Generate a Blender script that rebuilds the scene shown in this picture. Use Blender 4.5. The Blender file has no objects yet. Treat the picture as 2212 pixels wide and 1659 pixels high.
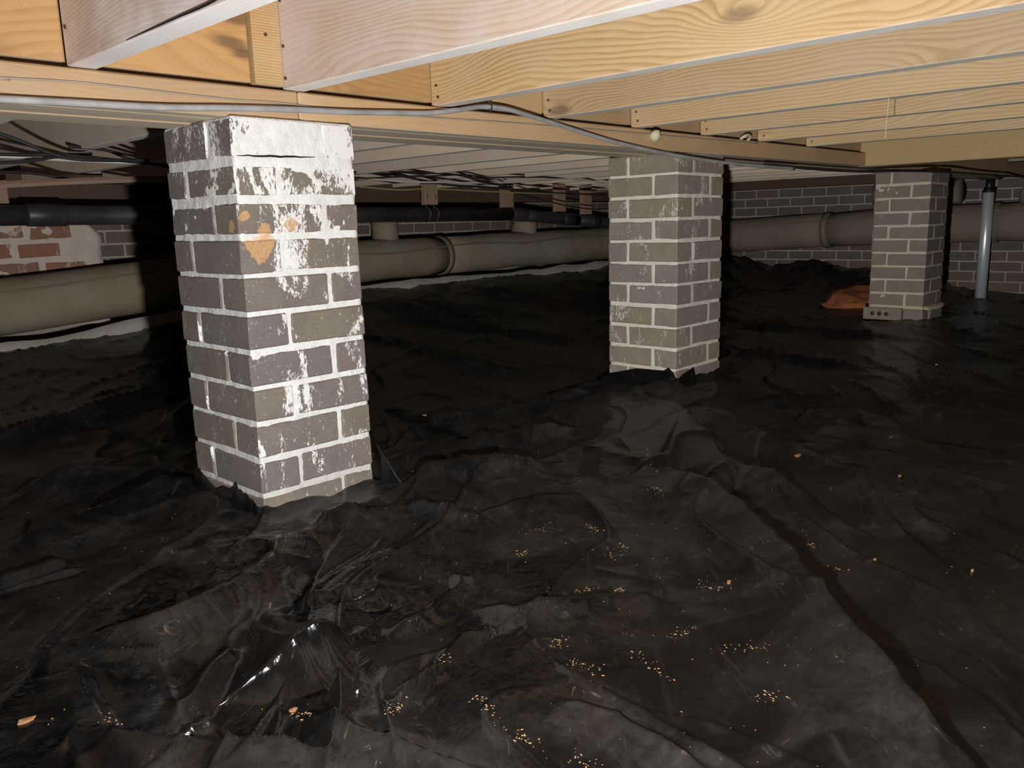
import bpy, bmesh, math, random
import numpy as np
from mathutils import Vector, Matrix, noise as mnoise

random.seed(7)
C = bpy.context.scene.collection
H = 0.56            # the ground lies at 0; coordinates below are written relative to eye height, then lifted

# ------------------------------------------------------------------ camera, world, light, exposure
cam_d = bpy.data.cameras.new('camera'); cam = bpy.data.objects.new('camera', cam_d); C.objects.link(cam)
cam_d.sensor_fit = 'HORIZONTAL'; cam_d.sensor_width = 36; cam_d.lens = 36 * 1777.43 / 2212; cam_d.clip_start = 0.01
PITCH, ROLL, YAW = math.radians(11.1067), math.radians(-1.5991), math.radians(43.6068)
fw = Vector((math.cos(YAW) * math.cos(PITCH), math.sin(YAW) * math.cos(PITCH), -math.sin(PITCH)))
rt = Vector((math.sin(YAW), -math.cos(YAW), 0)); up = rt.cross(fw)
c_, s_ = math.cos(ROLL), math.sin(ROLL)
r2, u2 = rt * c_ + up * s_, up * c_ - rt * s_
m = Matrix((r2, u2, -fw)).transposed().to_4x4(); m.translation = (0, 0, H)
cam.matrix_world = m
bpy.context.scene.camera = cam

w = bpy.data.worlds.new('world'); bpy.context.scene.world = w; w.use_nodes = True
w.node_tree.nodes['Background'].inputs[0].default_value = (0.8, 0.9, 1.0, 1)
w.node_tree.nodes['Background'].inputs[1].default_value = 0.002

ld = bpy.data.lights.new('flash_lamp', 'SPOT'); lo = bpy.data.objects.new('flash_lamp', ld); C.objects.link(lo)
lo.location = (0.20, 0.17, -0.20 + H)
aim = Vector((0.711, 0.68, 0.02)); lo.rotation_euler = aim.to_track_quat('-Z', 'Y').to_euler()
ld.spot_size = math.radians(165); ld.spot_blend = 0.9; ld.shadow_soft_size = 0.012
ld.color = (1.0, 0.985, 0.965); ld.energy = 76.0
ld.use_nodes = True
lt = ld.node_tree
em = next(n for n in lt.nodes if n.type == 'EMISSION')
fo = lt.nodes.new('ShaderNodeLightFalloff'); fo.inputs['Strength'].default_value = 1.0
lt.links.new(fo.outputs['Linear'], em.inputs['Strength'])
vs = bpy.context.scene.view_settings
vs.view_transform = 'Standard'; vs.look = 'None'; vs.gamma = 1; vs.exposure = 0.0; vs.use_curve_mapping = False

# ------------------------------------------------------------------ object helpers
def finish(me, mat, smooth=False):
    if mat: me.materials.append(mat)
    if smooth:
        me.polygons.foreach_set('use_smooth', [True] * len(me.polygons))
    me.update()
def tag(o, label=None, cat=None, group=None, kind=None):
    if label: o['label'] = label
    if cat: o['category'] = cat
    if group: o['group'] = group
    if kind: o['kind'] = kind
    return o
def empty(name, loc, label, cat, group=None):
    o = bpy.data.objects.new(name, None); o.empty_display_size = 0.05; C.objects.link(o); o.location = loc
    return tag(o, label, cat, group)
def base(parent):
    p = Vector((0, 0, 0))
    while parent: p += parent.location; parent = parent.parent
    return p
def obj(name, bm, mat, parent=None, loc=None, smooth=False):
    """bm in world coordinates; the mesh is stored relative to its parent's base (or to loc when top level)"""
    org = base(parent) if parent else Vector(loc or (0, 0, 0))
    me = bpy.data.meshes.new(name)
    bmesh.ops.translate(bm, verts=bm.verts, vec=-org)
    bmesh.ops.recalc_face_normals(bm, faces=bm.faces)
    bm.to_mesh(me); bm.free(); finish(me, mat, smooth)
    o = bpy.data.objects.new(name, me); C.objects.link(o)
    if parent: o.parent = parent
    else: o.location = org
    return o
def put(name, me, loc, parent=None, rot=(0, 0, 0)):
    o = bpy.data.objects.new(name, me); C.objects.link(o)
    if parent: o.parent = parent; o.location = Vector(loc) - base(parent)
    else: o.location = loc
    o.rotation_euler = rot
    return o
def BM(): return bmesh.new()
def box(bm, x0, x1, y0, y1, z0, z1, bev=0.0, jit=0.0, seg=1, rs=None):
    rs = rs or random
    v = [bm.verts.new((x + (rs.random() - .5) * 2 * jit, y + (rs.random() - .5) * 2 * jit, z + (rs.random() - .5) * 2 * jit))
         for x in (x0, x1) for y in (y0, y1) for z in (z0, z1)]
    f = [bm.faces.new([v[i] for i in q]) for q in ((0, 1, 3, 2), (4, 6, 7, 5), (0, 4, 5, 1), (2, 3, 7, 6), (0, 2, 6, 4), (1, 5, 7, 3))]
    if bev:
        es = list({e for q in f for e in q.edges})
        bmesh.ops.bevel(bm, geom=es, offset=bev, segments=seg, affect='EDGES', profile=0.6)
    return v
def smooth_path(pts, n=6):
    P = [Vector(p) for p in pts]; out = []
    for i in range(len(P) - 1):
        a, b, c, d = P[max(i - 1, 0)], P[i], P[i + 1], P[min(i + 2, len(P) - 1)]
        for k in range(n):
            t = k / n
            out.append(0.5 * ((2 * b) + (c - a) * t + (2 * a - 5 * b + 4 * c - d) * t * t + (3 * b - a - 3 * c + d) * t ** 3))
    out.append(P[-1]); return out
def tube(bm, pts, r, sides=8, cap=True, rfun=None, squash=None):
    rings = []; n = len(pts)
    for i, p in enumerate(pts):
        p = Vector(p)
        d = (Vector(pts[min(i + 1, n - 1)]) - Vector(pts[max(i - 1, 0)])).normalized()
        a = Vector((0, 0, 1)) if abs(d.z) < 0.9 else Vector((1, 0, 0))
        u = d.cross(a).normalized(); v = u.cross(d)
        ring = []
        for k in range(sides):
            t = 2 * math.pi * k / sides
            rr = rfun(i, t) if rfun else r
            ring.append(bm.verts.new(p + (u * math.cos(t) + v * math.sin(t)) * rr))
        rings.append(ring)
    for a, b in zip(rings, rings[1:]):
        for k in range(sides): bm.faces.new((a[k], a[(k + 1) % sides], b[(k + 1) % sides], b[k]))
    if cap:
        bm.faces.new(rings[0][::-1]); bm.faces.new(rings[-1])
def cable(name, pts, r, mat, label, cat='cable', n=6, sides=8):
    bm = BM(); tube(bm, smooth_path(pts, n), r, sides)
    o = obj(name, bm, mat, loc=pts[0], smooth=True)
    return tag(o, label, cat)

# ------------------------------------------------------------------ node helpers
class NT:
    def __init__(s, name):
        s.mat = bpy.data.materials.new(name); s.mat.use_nodes = True; s.t = s.mat.node_tree
        s.b = s.t.nodes['Principled BSDF']
    def n(s, typ, **kw):
        x = s.t.nodes.new('ShaderNode' + typ)
        for k, v in kw.items(): setattr(x, k, v)
        return x
    def set(s, sock, v):
        if hasattr(v, 'is_linked') or isinstance(v, bpy.types.NodeSocket): s.t.links.new(v, sock)
        elif isinstance(v, (tuple, list)) and len(v) == 3 and sock.type == 'RGBA': sock.default_value = (*v, 1)
        else: sock.default_value = v
    def math(s, op, a, b=0.0, c=None, clamp=False):
        x = s.n('Math', operation=op, use_clamp=clamp); s.set(x.inputs[0], a); s.set(x.inputs[1], b)
        if c is not None: s.set(x.inputs[2], c)
        return x.outputs[0]
    def vmath(s, op, a, b=(0, 0, 0)):
        x = s.n('VectorMath', operation=op); s.set(x.inputs[0], a)
        if op == 'SCALE': s.set(x.inputs['Scale'], b)
        else: s.set(x.inputs[1], b)
        return x.outputs['Value'] if op in ('DISTANCE', 'LENGTH', 'DOT_PRODUCT') else x.outputs[0]
    def mix(s, f, a, b, mode='MIX'):
        x = s.n('Mix', data_type='RGBA', blend_type=mode); s.set(x.inputs[0], f); s.set(x.inputs[6], a); s.set(x.inputs[7], b); return x.outputs[2]
    def noise(s, v, sc, det=3.0, ro=0.5, dist=0.0):
        x = s.n('TexNoise'); s.set(x.inputs['Vector'], v); s.set(x.inputs['Scale'], sc); s.set(x.inputs['Detail'], det)
        s.set(x.inputs['Roughness'], ro); s.set(x.inputs['Distortion'], dist); return x.outputs['Fac']
    def step(s, v, lo, hi, o0=0.0, o1=1.0):
        x = s.n('MapRange', interpolation_type='SMOOTHSTEP'); s.set(x.inputs[0], v); s.set(x.inputs[1], lo); s.set(x.inputs[2], hi)
        s.set(x.inputs[3], o0); s.set(x.inputs[4], o1); return x.outputs[0]
    def sep(s, v):
        x = s.n('SeparateXYZ'); s.set(x.inputs[0], v); return x.outputs
    def comb(s, a, b, c):
        x = s.n('CombineXYZ'); s.set(x.inputs[0], a); s.set(x.inputs[1], b); s.set(x.inputs[2], c); return x.outputs[0]
    def objc(s): return s.n('TexCoord').outputs['Object']
    def pos(s): return s.n('NewGeometry').outputs['Position']
    def nrm(s): return s.n('NewGeometry').outputs['Normal']
    def rnd(s): return s.n('ObjectInfo').outputs['Random']
    def bump(s, h, st=0.3, d=0.002):
        x = s.n('Bump'); s.set(x.inputs['Height'], h); s.set(x.inputs['Strength'], st); s.set(x.inputs['Distance'], d)
        s.t.links.new(x.outputs[0], s.b.inputs['Normal'])
    def out(s, col, rough=0.6, spec=0.3, metal=0.0):
        s.set(s.b.inputs['Base Color'], col); s.set(s.b.inputs['Roughness'], rough)
        s.set(s.b.inputs['Specular IOR Level'], spec); s.set(s.b.inputs['Metallic'], metal); return s.mat

def wood(name, early, late, dustcol=(.5, .46, .45), dust=0.3, axis='Y', lines=120.0, wav=13.0, knots=1.0, under=(.46, .43, .40), underamt=0.55, contrast=0.8):
    g = NT(name); x, y, z = g.sep(g.objc()); r = g.rnd()
    L, T = (y, x) if axis == 'Y' else (x, y)
    off = g.math('MULTIPLY', r, 37.0)
    Ls = g.math('ADD', L, off)
    P = g.comb(g.math('MULTIPLY', Ls, 0.32), g.math('MULTIPLY', T, 1.0), g.math('ADD', z, off))
    n1 = g.math('ADD', g.noise(P, 5.0, 1.5, 0.45), g.math('MULTIPLY', g.noise(P, 24.0, 2.0, 0.5), .05))
    vo = g.n('TexVoronoi', feature='F1', voronoi_dimensions='2D'); vo.inputs['Scale'].default_value = 1.0; vo.inputs['Randomness'].default_value = 0.9
    g.set(vo.inputs['Vector'], g.comb(g.math('MULTIPLY', Ls, 2.0), g.math('MULTIPLY', g.math('ADD', z, off), 5.5), 0.0))
    gate = g.step(g.sep(vo.outputs['Color'])[0], 0.50, 0.56)
    d = vo.outputs['Distance']
    kb = g.step(d, 0.34, 0.0)
    kb = g.math('MULTIPLY', g.math('MULTIPLY', g.math('POWER', kb, 2.0), knots), gate)
    v = g.math('ADD', g.math('ADD', g.math('MULTIPLY', z, lines), g.math('MULTIPLY', T, lines * .8)), g.math('MULTIPLY', n1, wav * 2))
    v = g.math('ADD', v, g.math('MULTIPLY', kb, 3.2))
    fr = g.math('FRACT', v)
    ring = g.math('POWER', g.math('SUBTRACT', 1.0, g.math('ABSOLUTE', g.math('SUBTRACT', g.math('MULTIPLY', fr, 2.0), 1.15))), 2.2)
    ring = g.math('MULTIPLY', g.step(fr, 0.25, 0.85), g.step(fr, 1.0, 0.88))
    fine = g.noise(g.comb(g.math('MULTIPLY', Ls, 4.0), g.math('MULTIPLY', T, 90.0), g.math('MULTIPLY', z, 160.0)), 1.0, 2.0, 0.6)
    mot = g.noise(g.comb(g.math('MULTIPLY', Ls, 1.0), T, g.math('MULTIPLY', g.math('ADD', z, off), 2.0)), 4.0, 3.0, 0.6)
    ringv = g.math('MULTIPLY', ring, g.math('MULTIPLY', contrast, g.step(mot, 0.2, 0.75, 0.45, 1.0)))
    col = g.mix(ringv, early, late)
    col = g.mix(g.math('MULTIPLY', g.step(fine, 0.35, 0.75), 0.22), col, late)
    kd = g.math('MULTIPLY', g.step(d, 0.10, 0.03), gate)
    col = g.mix(g.math('MULTIPLY', kd, 0.75 * min(knots, 1)), col, tuple(c * 0.42 for c in late))
    dn = g.noise(g.comb(g.math('MULTIPLY', Ls, .8), T, g.math('ADD', z, off)), 5.0, 5.0, 0.65)
    col = g.mix(g.math('MULTIPLY', g.step(dn, 0.35, 0.7), dust), col, dustcol)
    col = g.mix(1.0, col, g.mix(r, (.86, .84, .86), (1.08, 1.05, 1.0)), 'MULTIPLY')
    # rough-sawn, weathered lower edge; most woods also get light painted on this underside
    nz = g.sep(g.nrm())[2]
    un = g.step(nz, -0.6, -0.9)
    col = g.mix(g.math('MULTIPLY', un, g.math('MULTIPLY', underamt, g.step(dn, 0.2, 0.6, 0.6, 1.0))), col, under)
    if name == 'blocking_wood':
        pw = g.pos(); q_ = g.sep(pw)
        for (bx, bz, rr) in ((.818, .375, .030), (.800, .332, .026), (.826, .315, .020)):
            dd = g.vmath('LENGTH', g.comb(g.math('MULTIPLY', g.math('SUBTRACT', q_[0], bx), .55), 0.0, g.math('MULTIPLY', g.math('SUBTRACT', q_[2], bz + H), 1.4)))
            dd = g.math('ADD', dd, g.math('MULTIPLY', g.math('SUBTRACT', g.noise(g.comb(g.math('MULTIPLY', q_[0], 10.0), 0.0, g.math('MULTIPLY', q_[2], 70.0)), 1.0, 3.0), .5), .035))
            col = g.mix(g.math('MULTIPLY', g.step(dd, rr, rr * .2), .7), col, (.09, .05, .03))
    spk = g.noise(g.objc(), 140.0, 2.0, 0.6)
    col = g.mix(g.math('MULTIPLY', g.step(spk, 0.69, 0.76), 0.22), col, (.75, .72, .68))
    g.bump(g.math('ADD', g.math('MULTIPLY', ring, -0.5), g.math('MULTIPLY', fine, 0.5)), 0.35, 0.0012)
    return g.out(col, 0.72, 0.2)

def stain_fields(g, spots, zhi=None, amt=0.5, zwhite=0.0):
    """white efflorescence mask (streaky, denser upward when zwhite) and chipped orange spots"""
    p = g.pos(); x, y, z = g.sep(p)
    st = g.comb(x, y, g.math('MULTIPLY', z, 0.45))
    n1 = g.noise(st, 17.0, 4.0, 0.62, 0.8)
    n2 = g.noise(p, 6.0, 3.0, 0.6)
    spk = g.noise(p, 120.0, 4.0, 0.7)
    gr = g.noise(st, 230.0, 5.0, 0.78, 0.4)
    den = g.math('ADD', g.math('MULTIPLY', g.step(n1, 0.44, 0.68), 0.75), g.math('MULTIPLY', g.step(n2, 0.40, 0.72), 0.35))
    den = g.math('MULTIPLY', den, amt)
    if zhi is not None:
        den = g.math('ADD', den, g.math('MULTIPLY', g.math('MULTIPLY', g.step(z, zhi[0] + H, zhi[1] + H), zwhite), g.step(n1, 0.34, 0.58, 0.25, 1.0)))
        den = g.math('MULTIPLY', den, g.step(g.sep(g.nrm())[1], -0.1, -0.7, 0.42, 1.0))
    thr = g.math('SUBTRACT', 0.70, g.math('MULTIPLY', den, 0.42))
    wm = g.step(gr, thr, g.math('ADD', thr, 0.05))
    wm = g.math('MAXIMUM', wm, g.math('MULTIPLY', g.step(spk, 0.635, 0.68), 0.55 * min(amt, 1)))
    om = None
    for (px, py, pz, rr) in spots:
        d = g.vmath('DISTANCE', p, (px, py, pz + H))
        d = g.math('ADD', d, g.math('MULTIPLY', g.math('SUBTRACT', g.noise(p, 45.0, 3.0, 0.6), 0.5), rr * 2.0))
        k = g.step(d, rr, rr * 0.8)
        om = k if om is None else g.math('MAXIMUM', om, k)
    return p, wm, om, spk, n2, gr

def brick_mat(name, cols, white=(.70, .69, .66), amt=0.5, spots=(), zhi=None, zwhite=0.0, wstr=0.85):
    g = NT(name); r = g.rnd()
    p, wm, om, spk, n2, gr = stain_fields(g, spots, zhi, amt, zwhite)
    cr = g.n('ValToRGB'); cr.color_ramp.interpolation = 'LINEAR'
    els = cr.color_ramp.elements
    while len(els) < len(cols): els.new(0.5)
    for i, cc in enumerate(cols): els[i].position = i / (len(cols) - 1); els[i].color = (*cc, 1)
    g.set(cr.inputs[0], r)
    col = g.mix(g.math('MULTIPLY', g.step(g.noise(p, 18.0, 4.0, 0.6), 0.35, 0.7), 0.45), cr.outputs[0], tuple(c * 0.72 for c in cols[0]))
    col = g.mix(g.math('MULTIPLY', g.step(g.noise(p, 260.0, 2.0, 0.6), 0.4, 0.7), 0.25), col, (.10, .085, .07))
    col = g.mix(g.math('MULTIPLY', wm, wstr), col, white)
    if om is not None: col = g.mix(g.math('MULTIPLY', om, g.step(gr, .62, .5, .35, .85)), col, (.56, .32, .15))
    g.bump(g.math('ADD', g.math('MULTIPLY', g.noise(p, 220.0, 4.0, 0.65), 0.7), g.math('MULTIPLY', wm, 0.5)), 0.45, 0.0015)
    return g.out(col, 0.85, 0.2)

def mortar_mat(name, col, dirt=(.40, .36, .29), spots=(), zd=(-.35, -.62), dirtamt=0.7):
    g = NT(name); p = g.pos(); z = g.sep(p)[2]
    n = g.noise(p, 30.0, 5.0, 0.65)
    cc = g.mix(g.math('MULTIPLY', g.step(n, 0.35, 0.7), 0.4), col, tuple(c * 0.72 for c in col))
    low = g.step(z, zd[0] + H, zd[1] + H)
    cc = g.mix(g.math('MULTIPLY', low, dirtamt), cc, dirt)
    for (px, py, pz, rr) in spots:
        d = g.vmath('DISTANCE', p, (px, py, pz + H))
        d = g.math('ADD', d, g.math('MULTIPLY', g.math('SUBTRACT', n, 0.5), rr * 1.6))
        cc = g.mix(g.math('MULTIPLY', g.step(d, rr, rr * 0.8), 0.55), cc, (.72, .42, .18))
    g.bump(g.noise(p, 160.0, 5.0, 0.7), 0.8, 0.004)
    return g.out(cc, 0.9, 0.1)

def plain(name, col, rough=0.6, spec=0.3, metal=0.0, var=0.25, sc=20.0, dust=None, dustamt=0.3, bump=0.0):
    g = NT(name); p = g.objc()
    n = g.noise(p, sc, 4.0, 0.6)
    cc = g.mix(g.math('MULTIPLY', g.step(n, 0.35, 0.7), var), col, tuple(c * 0.5 for c in col))
    if dust: cc = g.mix(g.math('MULTIPLY', g.step(g.noise(p, sc * .35, 4.0, 0.65), 0.4, 0.7), dustamt), cc, dust)
    if bump: g.bump(g.noise(p, sc * 4, 3.0), bump, 0.003)
    return g.out(cc, rough, spec, metal)

# ------------------------------------------------------------------ materials
SPOTS = [(0.767, 1.430, .006, .013), (0.780, 1.403, .024, .011), (0.875, 1.403, .006, .014), (0.818, 1.403, -.004, .016), (0.800, 1.403, -.036, .028), (0.822, 1.403, -.022, .018)]
M = {}
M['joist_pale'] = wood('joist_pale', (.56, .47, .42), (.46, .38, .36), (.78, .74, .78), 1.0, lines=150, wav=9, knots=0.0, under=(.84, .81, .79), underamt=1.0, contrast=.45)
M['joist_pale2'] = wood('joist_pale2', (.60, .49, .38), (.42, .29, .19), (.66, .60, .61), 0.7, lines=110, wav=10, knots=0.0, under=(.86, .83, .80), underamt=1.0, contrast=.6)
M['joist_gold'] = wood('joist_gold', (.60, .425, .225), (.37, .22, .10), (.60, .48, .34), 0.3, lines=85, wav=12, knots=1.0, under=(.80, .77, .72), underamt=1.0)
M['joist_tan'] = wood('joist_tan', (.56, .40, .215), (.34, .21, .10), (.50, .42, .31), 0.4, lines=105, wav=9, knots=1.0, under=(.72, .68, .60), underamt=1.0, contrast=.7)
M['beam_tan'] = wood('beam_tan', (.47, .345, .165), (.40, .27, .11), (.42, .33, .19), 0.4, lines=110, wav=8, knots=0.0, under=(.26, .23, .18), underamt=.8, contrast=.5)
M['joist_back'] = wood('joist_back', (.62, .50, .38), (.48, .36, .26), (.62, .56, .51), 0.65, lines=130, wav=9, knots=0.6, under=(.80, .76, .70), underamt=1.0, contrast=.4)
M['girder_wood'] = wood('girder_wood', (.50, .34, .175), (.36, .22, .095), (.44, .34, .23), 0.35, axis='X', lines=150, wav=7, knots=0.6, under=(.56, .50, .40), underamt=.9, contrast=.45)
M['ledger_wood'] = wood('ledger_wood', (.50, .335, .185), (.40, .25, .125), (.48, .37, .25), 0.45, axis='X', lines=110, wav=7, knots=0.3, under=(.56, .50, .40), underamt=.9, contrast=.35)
M['blocking_wood'] = wood('blocking_wood', (.50, .30, .125), (.34, .18, .06), (.45, .31, .17), 0.3, axis='X', lines=60, wav=8, knots=0.4, contrast=.5)
M['cleat_wood'] = wood('cleat_wood', (.50, .34, .16), (.30, .18, .07), (.42, .36, .28), 0.35, axis='X', lines=190, wav=5, knots=0.0, contrast=.8)
M['sill_wood'] = wood('sill_wood', (.085, .05, .035), (.05, .03, .02), (.08, .06, .05), 0.4, axis='Y', lines=80, knots=0.0, contrast=.4, under=(.06, .045, .035))
M['block_wood'] = wood('block_wood', (.30, .19, .13), (.22, .13, .08), (.26, .20, .17), 0.4, axis='X', lines=120, knots=0.0, contrast=.4)
M['subfloor'] = wood('subfloor', (.40, .28, .15), (.30, .19, .09), (.36, .30, .23), 0.4, axis='X', lines=20, knots=0.5)
GREY = [(.185, .158, .150), (.200, .168, .142), (.205, .175, .132), (.172, .152, .150), (.205, .168, .142), (.195, .165, .130)]
M['brick_near'] = brick_mat('brick_near', GREY, amt=0.9, spots=SPOTS, zhi=(-.02, .20), zwhite=0.75, white=(.82, .82, .80))
M['mortar_near'] = mortar_mat('mortar_near', (.80, .80, .78), spots=SPOTS)
M['brick_mid'] = brick_mat('brick_mid', [(.245, .208, .178), (.255, .216, .174), (.270, .222, .152), (.235, .203, .182), (.255, .212, .174)], amt=0.62, white=(.66, .64, .60), wstr=.8)
M['mortar_mid'] = mortar_mat('mortar_mid', (.72, .69, .60), dirt=(.56, .45, .30))
M['brick_far'] = brick_mat('brick_far', [(.245, .204, .162), (.262, .216, .168), (.236, .198, .162), (.256, .212, .166)], amt=0.2, white=(.5, .46, .40), wstr=.6)
M['mortar_far'] = mortar_mat('mortar_far', (.60, .53, .42), dirt=(.46, .36, .24))
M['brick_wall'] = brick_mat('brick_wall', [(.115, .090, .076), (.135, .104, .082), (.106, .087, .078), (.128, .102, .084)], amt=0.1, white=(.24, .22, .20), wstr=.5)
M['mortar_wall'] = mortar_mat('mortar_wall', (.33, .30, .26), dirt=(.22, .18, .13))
M['brick_red'] = brick_mat('brick_red', [(.27, .12, .075), (.24, .115, .075), (.20, .12, .085)], amt=0.8, white=(.50, .41, .34), wstr=.8)
M['mortar_red'] = mortar_mat('mortar_red', (.52, .44, .38), dirt=(.45, .40, .36))
M['black_pipe'] = plain('black_pipe', (.022, .021, .022), 0.45, 0.4, dust=(.11, .10, .095), dustamt=.25, sc=9)
M['duct'] = plain('duct', (.215, .180, .118), 0.8, 0.15, dust=(.27, .255, .23), dustamt=.5, sc=6, var=.3, bump=.2)
M['duct_right'] = plain('duct_right', (.205, .158, .120), 0.8, 0.15, dust=(.18, .15, .12), dustamt=.5, sc=6, var=.25, bump=.2)
M['duct_flex'] = plain('duct_flex', (.16, .148, .108), 0.75, 0.2, dust=(.20, .19, .15), dustamt=.4, sc=8, var=.4, bump=.3)
M['tape'] = plain('tape', (.15, .135, .085), 0.6, 0.3, dust=(.22, .20, .16), dustamt=.3)
M['liner'] = plain('liner', (.33, .31, .275), 0.8, 0.15, dust=(.25, .23, .2), dustamt=.6, sc=14)
M['cable_grey'] = plain('cable_grey', (.30, .295, .30), 0.45, 0.4, dust=(.48, .46, .45), dustamt=.6, sc=30)
M['cable_black'] = plain('cable_black', (.018, .017, .017), 0.5, 0.3, dust=(.06, .055, .05), dustamt=.4)
M['cable_white'] = plain('cable_white', (.52, .50, .46), 0.5, 0.3)
M['cable_yellow'] = plain('cable_yellow', (.30, .25, .11), 0.5, 0.3)
M['thin_wire'] = plain('thin_wire', (.34, .29, .23), 0.6, 0.2)
M['steel'] = plain('steel', (.62, .66, .68), 0.36, 0.6, 0.45, var=.1, sc=30)
M['black_steel'] = plain('black_steel', (.012, .012, .012), 0.4, 0.4, var=.1)
M['strap'] = plain('strap', (.13, .085, .07), 0.6, 0.3, 0.4)
M['nail'] = plain('nail', (.12, .075, .05), 0.6, 0.3, 0.5)
M['clip'] = plain('clip', (.62, .56, .40), 0.5, 0.3)
M['chip_wood'] = plain('chip_wood', (.42, .22, .11), 0.75, 0.2)
M['sawdust'] = plain('sawdust', (.42, .27, .13), 0.7, 0.3)
M['scrap'] = plain('scrap', (.60, .64, .68), 0.2, 0.6)
M['web'] = plain('web', (.72, .64, .46), 0.8, 0.1)
def clay_mat():
    g = NT('clay'); p = g.pos()
    c = g.mix(g.step(g.noise(p, 9.0, 5.0, .65), .35, .7), (.36, .13, .05), (.24, .085, .035))
    c = g.mix(g.math('MULTIPLY', g.step(g.noise(p, 60.0, 4.0, .7), .5, .75), .4), c, (.48, .25, .12))
    g.bump(g.noise(p, 40.0, 5.0, .65), .8, .01); return g.out(c, .95, .1)
M['clay'] = clay_mat()
def plastic_mat():
    g = NT('black_plastic'); p = g.pos(); x, y, z = g.sep(p)
    big = g.noise(p, 1.7, 3.0, 0.55)
    mid = g.noise(p, 7.0, 6.0, 0.66, 0.5)
    sm = g.noise(p, 34.0, 5.0, 0.7, 0.8)
    streak = g.noise(g.comb(g.math('MULTIPLY', g.math('ADD', x, g.math('MULTIPLY', y, .9)), 3.0), g.math('MULTIPLY', g.math('SUBTRACT', x, y), 26.0), z), 1.0, 4.0, .65, .4)
    d = g.math('MULTIPLY', g.step(mid, 0.36, 0.66), g.step(big, 0.32, 0.62, 0.35, 1.0))
    d = g.math('MULTIPLY', d, g.step(sm, 0.30, 0.62, 0.45, 1.0))
    d = g.math('MAXIMUM', d, g.math('MULTIPLY', g.step(streak, 0.56, 0.72), 0.7))
    d = g.math('MULTIPLY', d, g.step(g.vmath('DISTANCE', p, (.85, .75, 0)), 1.9, .7, .38, 1.15))
    nz = g.sep(g.nrm())[2]
    d = g.math('MULTIPLY', d, g.step(nz, 0.25, 0.9, 0.25, 1.0))
    brn = g.step(g.noise(p, 2.6, 4.0, .6), 0.44, 0.62)
    dust = g.mix(brn, (.098, .094, .090), (.092, .072, .050))
    col = g.mix(g.math('MULTIPLY', d, 0.25), (.003, .003, .0036), dust)
    # caked silt flecks
    fl = g.math('MULTIPLY', g.step(sm, 0.63, 0.72), g.step(mid, 0.46, 0.60))
    sm2 = g.noise(g.comb(g.math('MULTIPLY', g.math('ADD', x, y), 14.0), g.math('MULTIPLY', g.math('SUBTRACT', x, y), 60.0), z), 1.0, 5.0, .7, 1.5)
    fl = g.math('MAXIMUM', fl, g.math('MULTIPLY', g.math('MULTIPLY', g.step(sm2, .62, .72), g.step(mid, .42, .56)), g.step(g.vmath('DISTANCE', p, (.85, .75, 0)), 1.5, .6, .15, 1.0)))
    col = g.mix(g.math('MULTIPLY', fl, 0.50), col, (.20, .165, .115))
    ro = g.math('ADD', g.step(g.vmath('DISTANCE', p, (.45, .95, 0)), .3, .85, .11, .36), g.math('MULTIPLY', d, 0.12))
    wr = g.noise(g.comb(g.math('MULTIPLY', x, 1.0), g.math('MULTIPLY', y, 1.6), z), 16.0, 3.0, .5, 1.2)
    rid = g.math('ABSOLUTE', g.math('SUBTRACT', wr, 0.5))
    wr2 = g.noise(p, 52.0, 2.0, .5, .6); rid2 = g.math('ABSOLUTE', g.math('SUBTRACT', wr2, 0.5))
    g.bump(g.math('ADD', g.math('MULTIPLY', rid, 1.0), g.math('MULTIPLY', rid2, 0.28)), 0.22, 0.010)
    return g.out(col, ro, 0.42)
M['plastic'] = plastic_mat()
def texbrick_mat():
    g = NT('brick_texture'); p = g.pos(); x, y, z = g.sep(p)
    b = g.n('TexBrick'); g.set(b.inputs['Vector'], g.comb(g.math('ADD', x, y), z, 0.0))
    b.inputs['Color1'].default_value = (.10, .078, .065, 1); b.inputs['Color2'].default_value = (.08, .065, .058, 1); b.inputs['Mortar'].default_value = (.22, .20, .175, 1)
    b.inputs['Scale'].default_value = 1.0; b.inputs['Brick Width'].default_value = .195; b.inputs['Row Height'].default_value = .07; b.inputs['Mortar Size'].default_value = .005
    return g.out(b.outputs[0], .9, .1)
M['texbrick'] = texbrick_mat()

# ------------------------------------------------------------------ the setting
WX, WY = 6.5, 4.7
bm = BM(); box(bm, -2.6, WX + .3, -2.6, WY + .3, -.72, -.62); tag(obj('floor', bm, M['clay'], loc=(0, 0, -.62)), 'red clay ground under the plastic', kind='structure')
bm = BM(); box(bm, -2.6, WX + .3, -2.6, WY + .3, .483, .52); tag(obj('ceiling', bm, M['subfloor'], loc=(0, 0, .483)), 'plywood subfloor above the joists', kind='structure')
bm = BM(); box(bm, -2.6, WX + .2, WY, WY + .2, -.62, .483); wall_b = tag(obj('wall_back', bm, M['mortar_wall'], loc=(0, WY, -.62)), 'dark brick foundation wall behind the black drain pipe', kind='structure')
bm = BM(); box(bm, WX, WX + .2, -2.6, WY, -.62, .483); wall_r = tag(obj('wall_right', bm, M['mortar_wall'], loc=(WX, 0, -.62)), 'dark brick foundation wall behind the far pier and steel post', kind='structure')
bm = BM(); box(bm, -2.8, -2.6, -2.6, WY + .2, -.62, .483); tag(obj('wall_left', bm, M['texbrick'], loc=(-2.6, 0, -.62)), kind='structure')
bm = BM(); box(bm, -2.6, WX + .2, -2.8, -2.6, -.62, .483); tag(obj('wall_front', bm, M['texbrick'], loc=(0, -2.6, -.62)), kind='structure')

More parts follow.
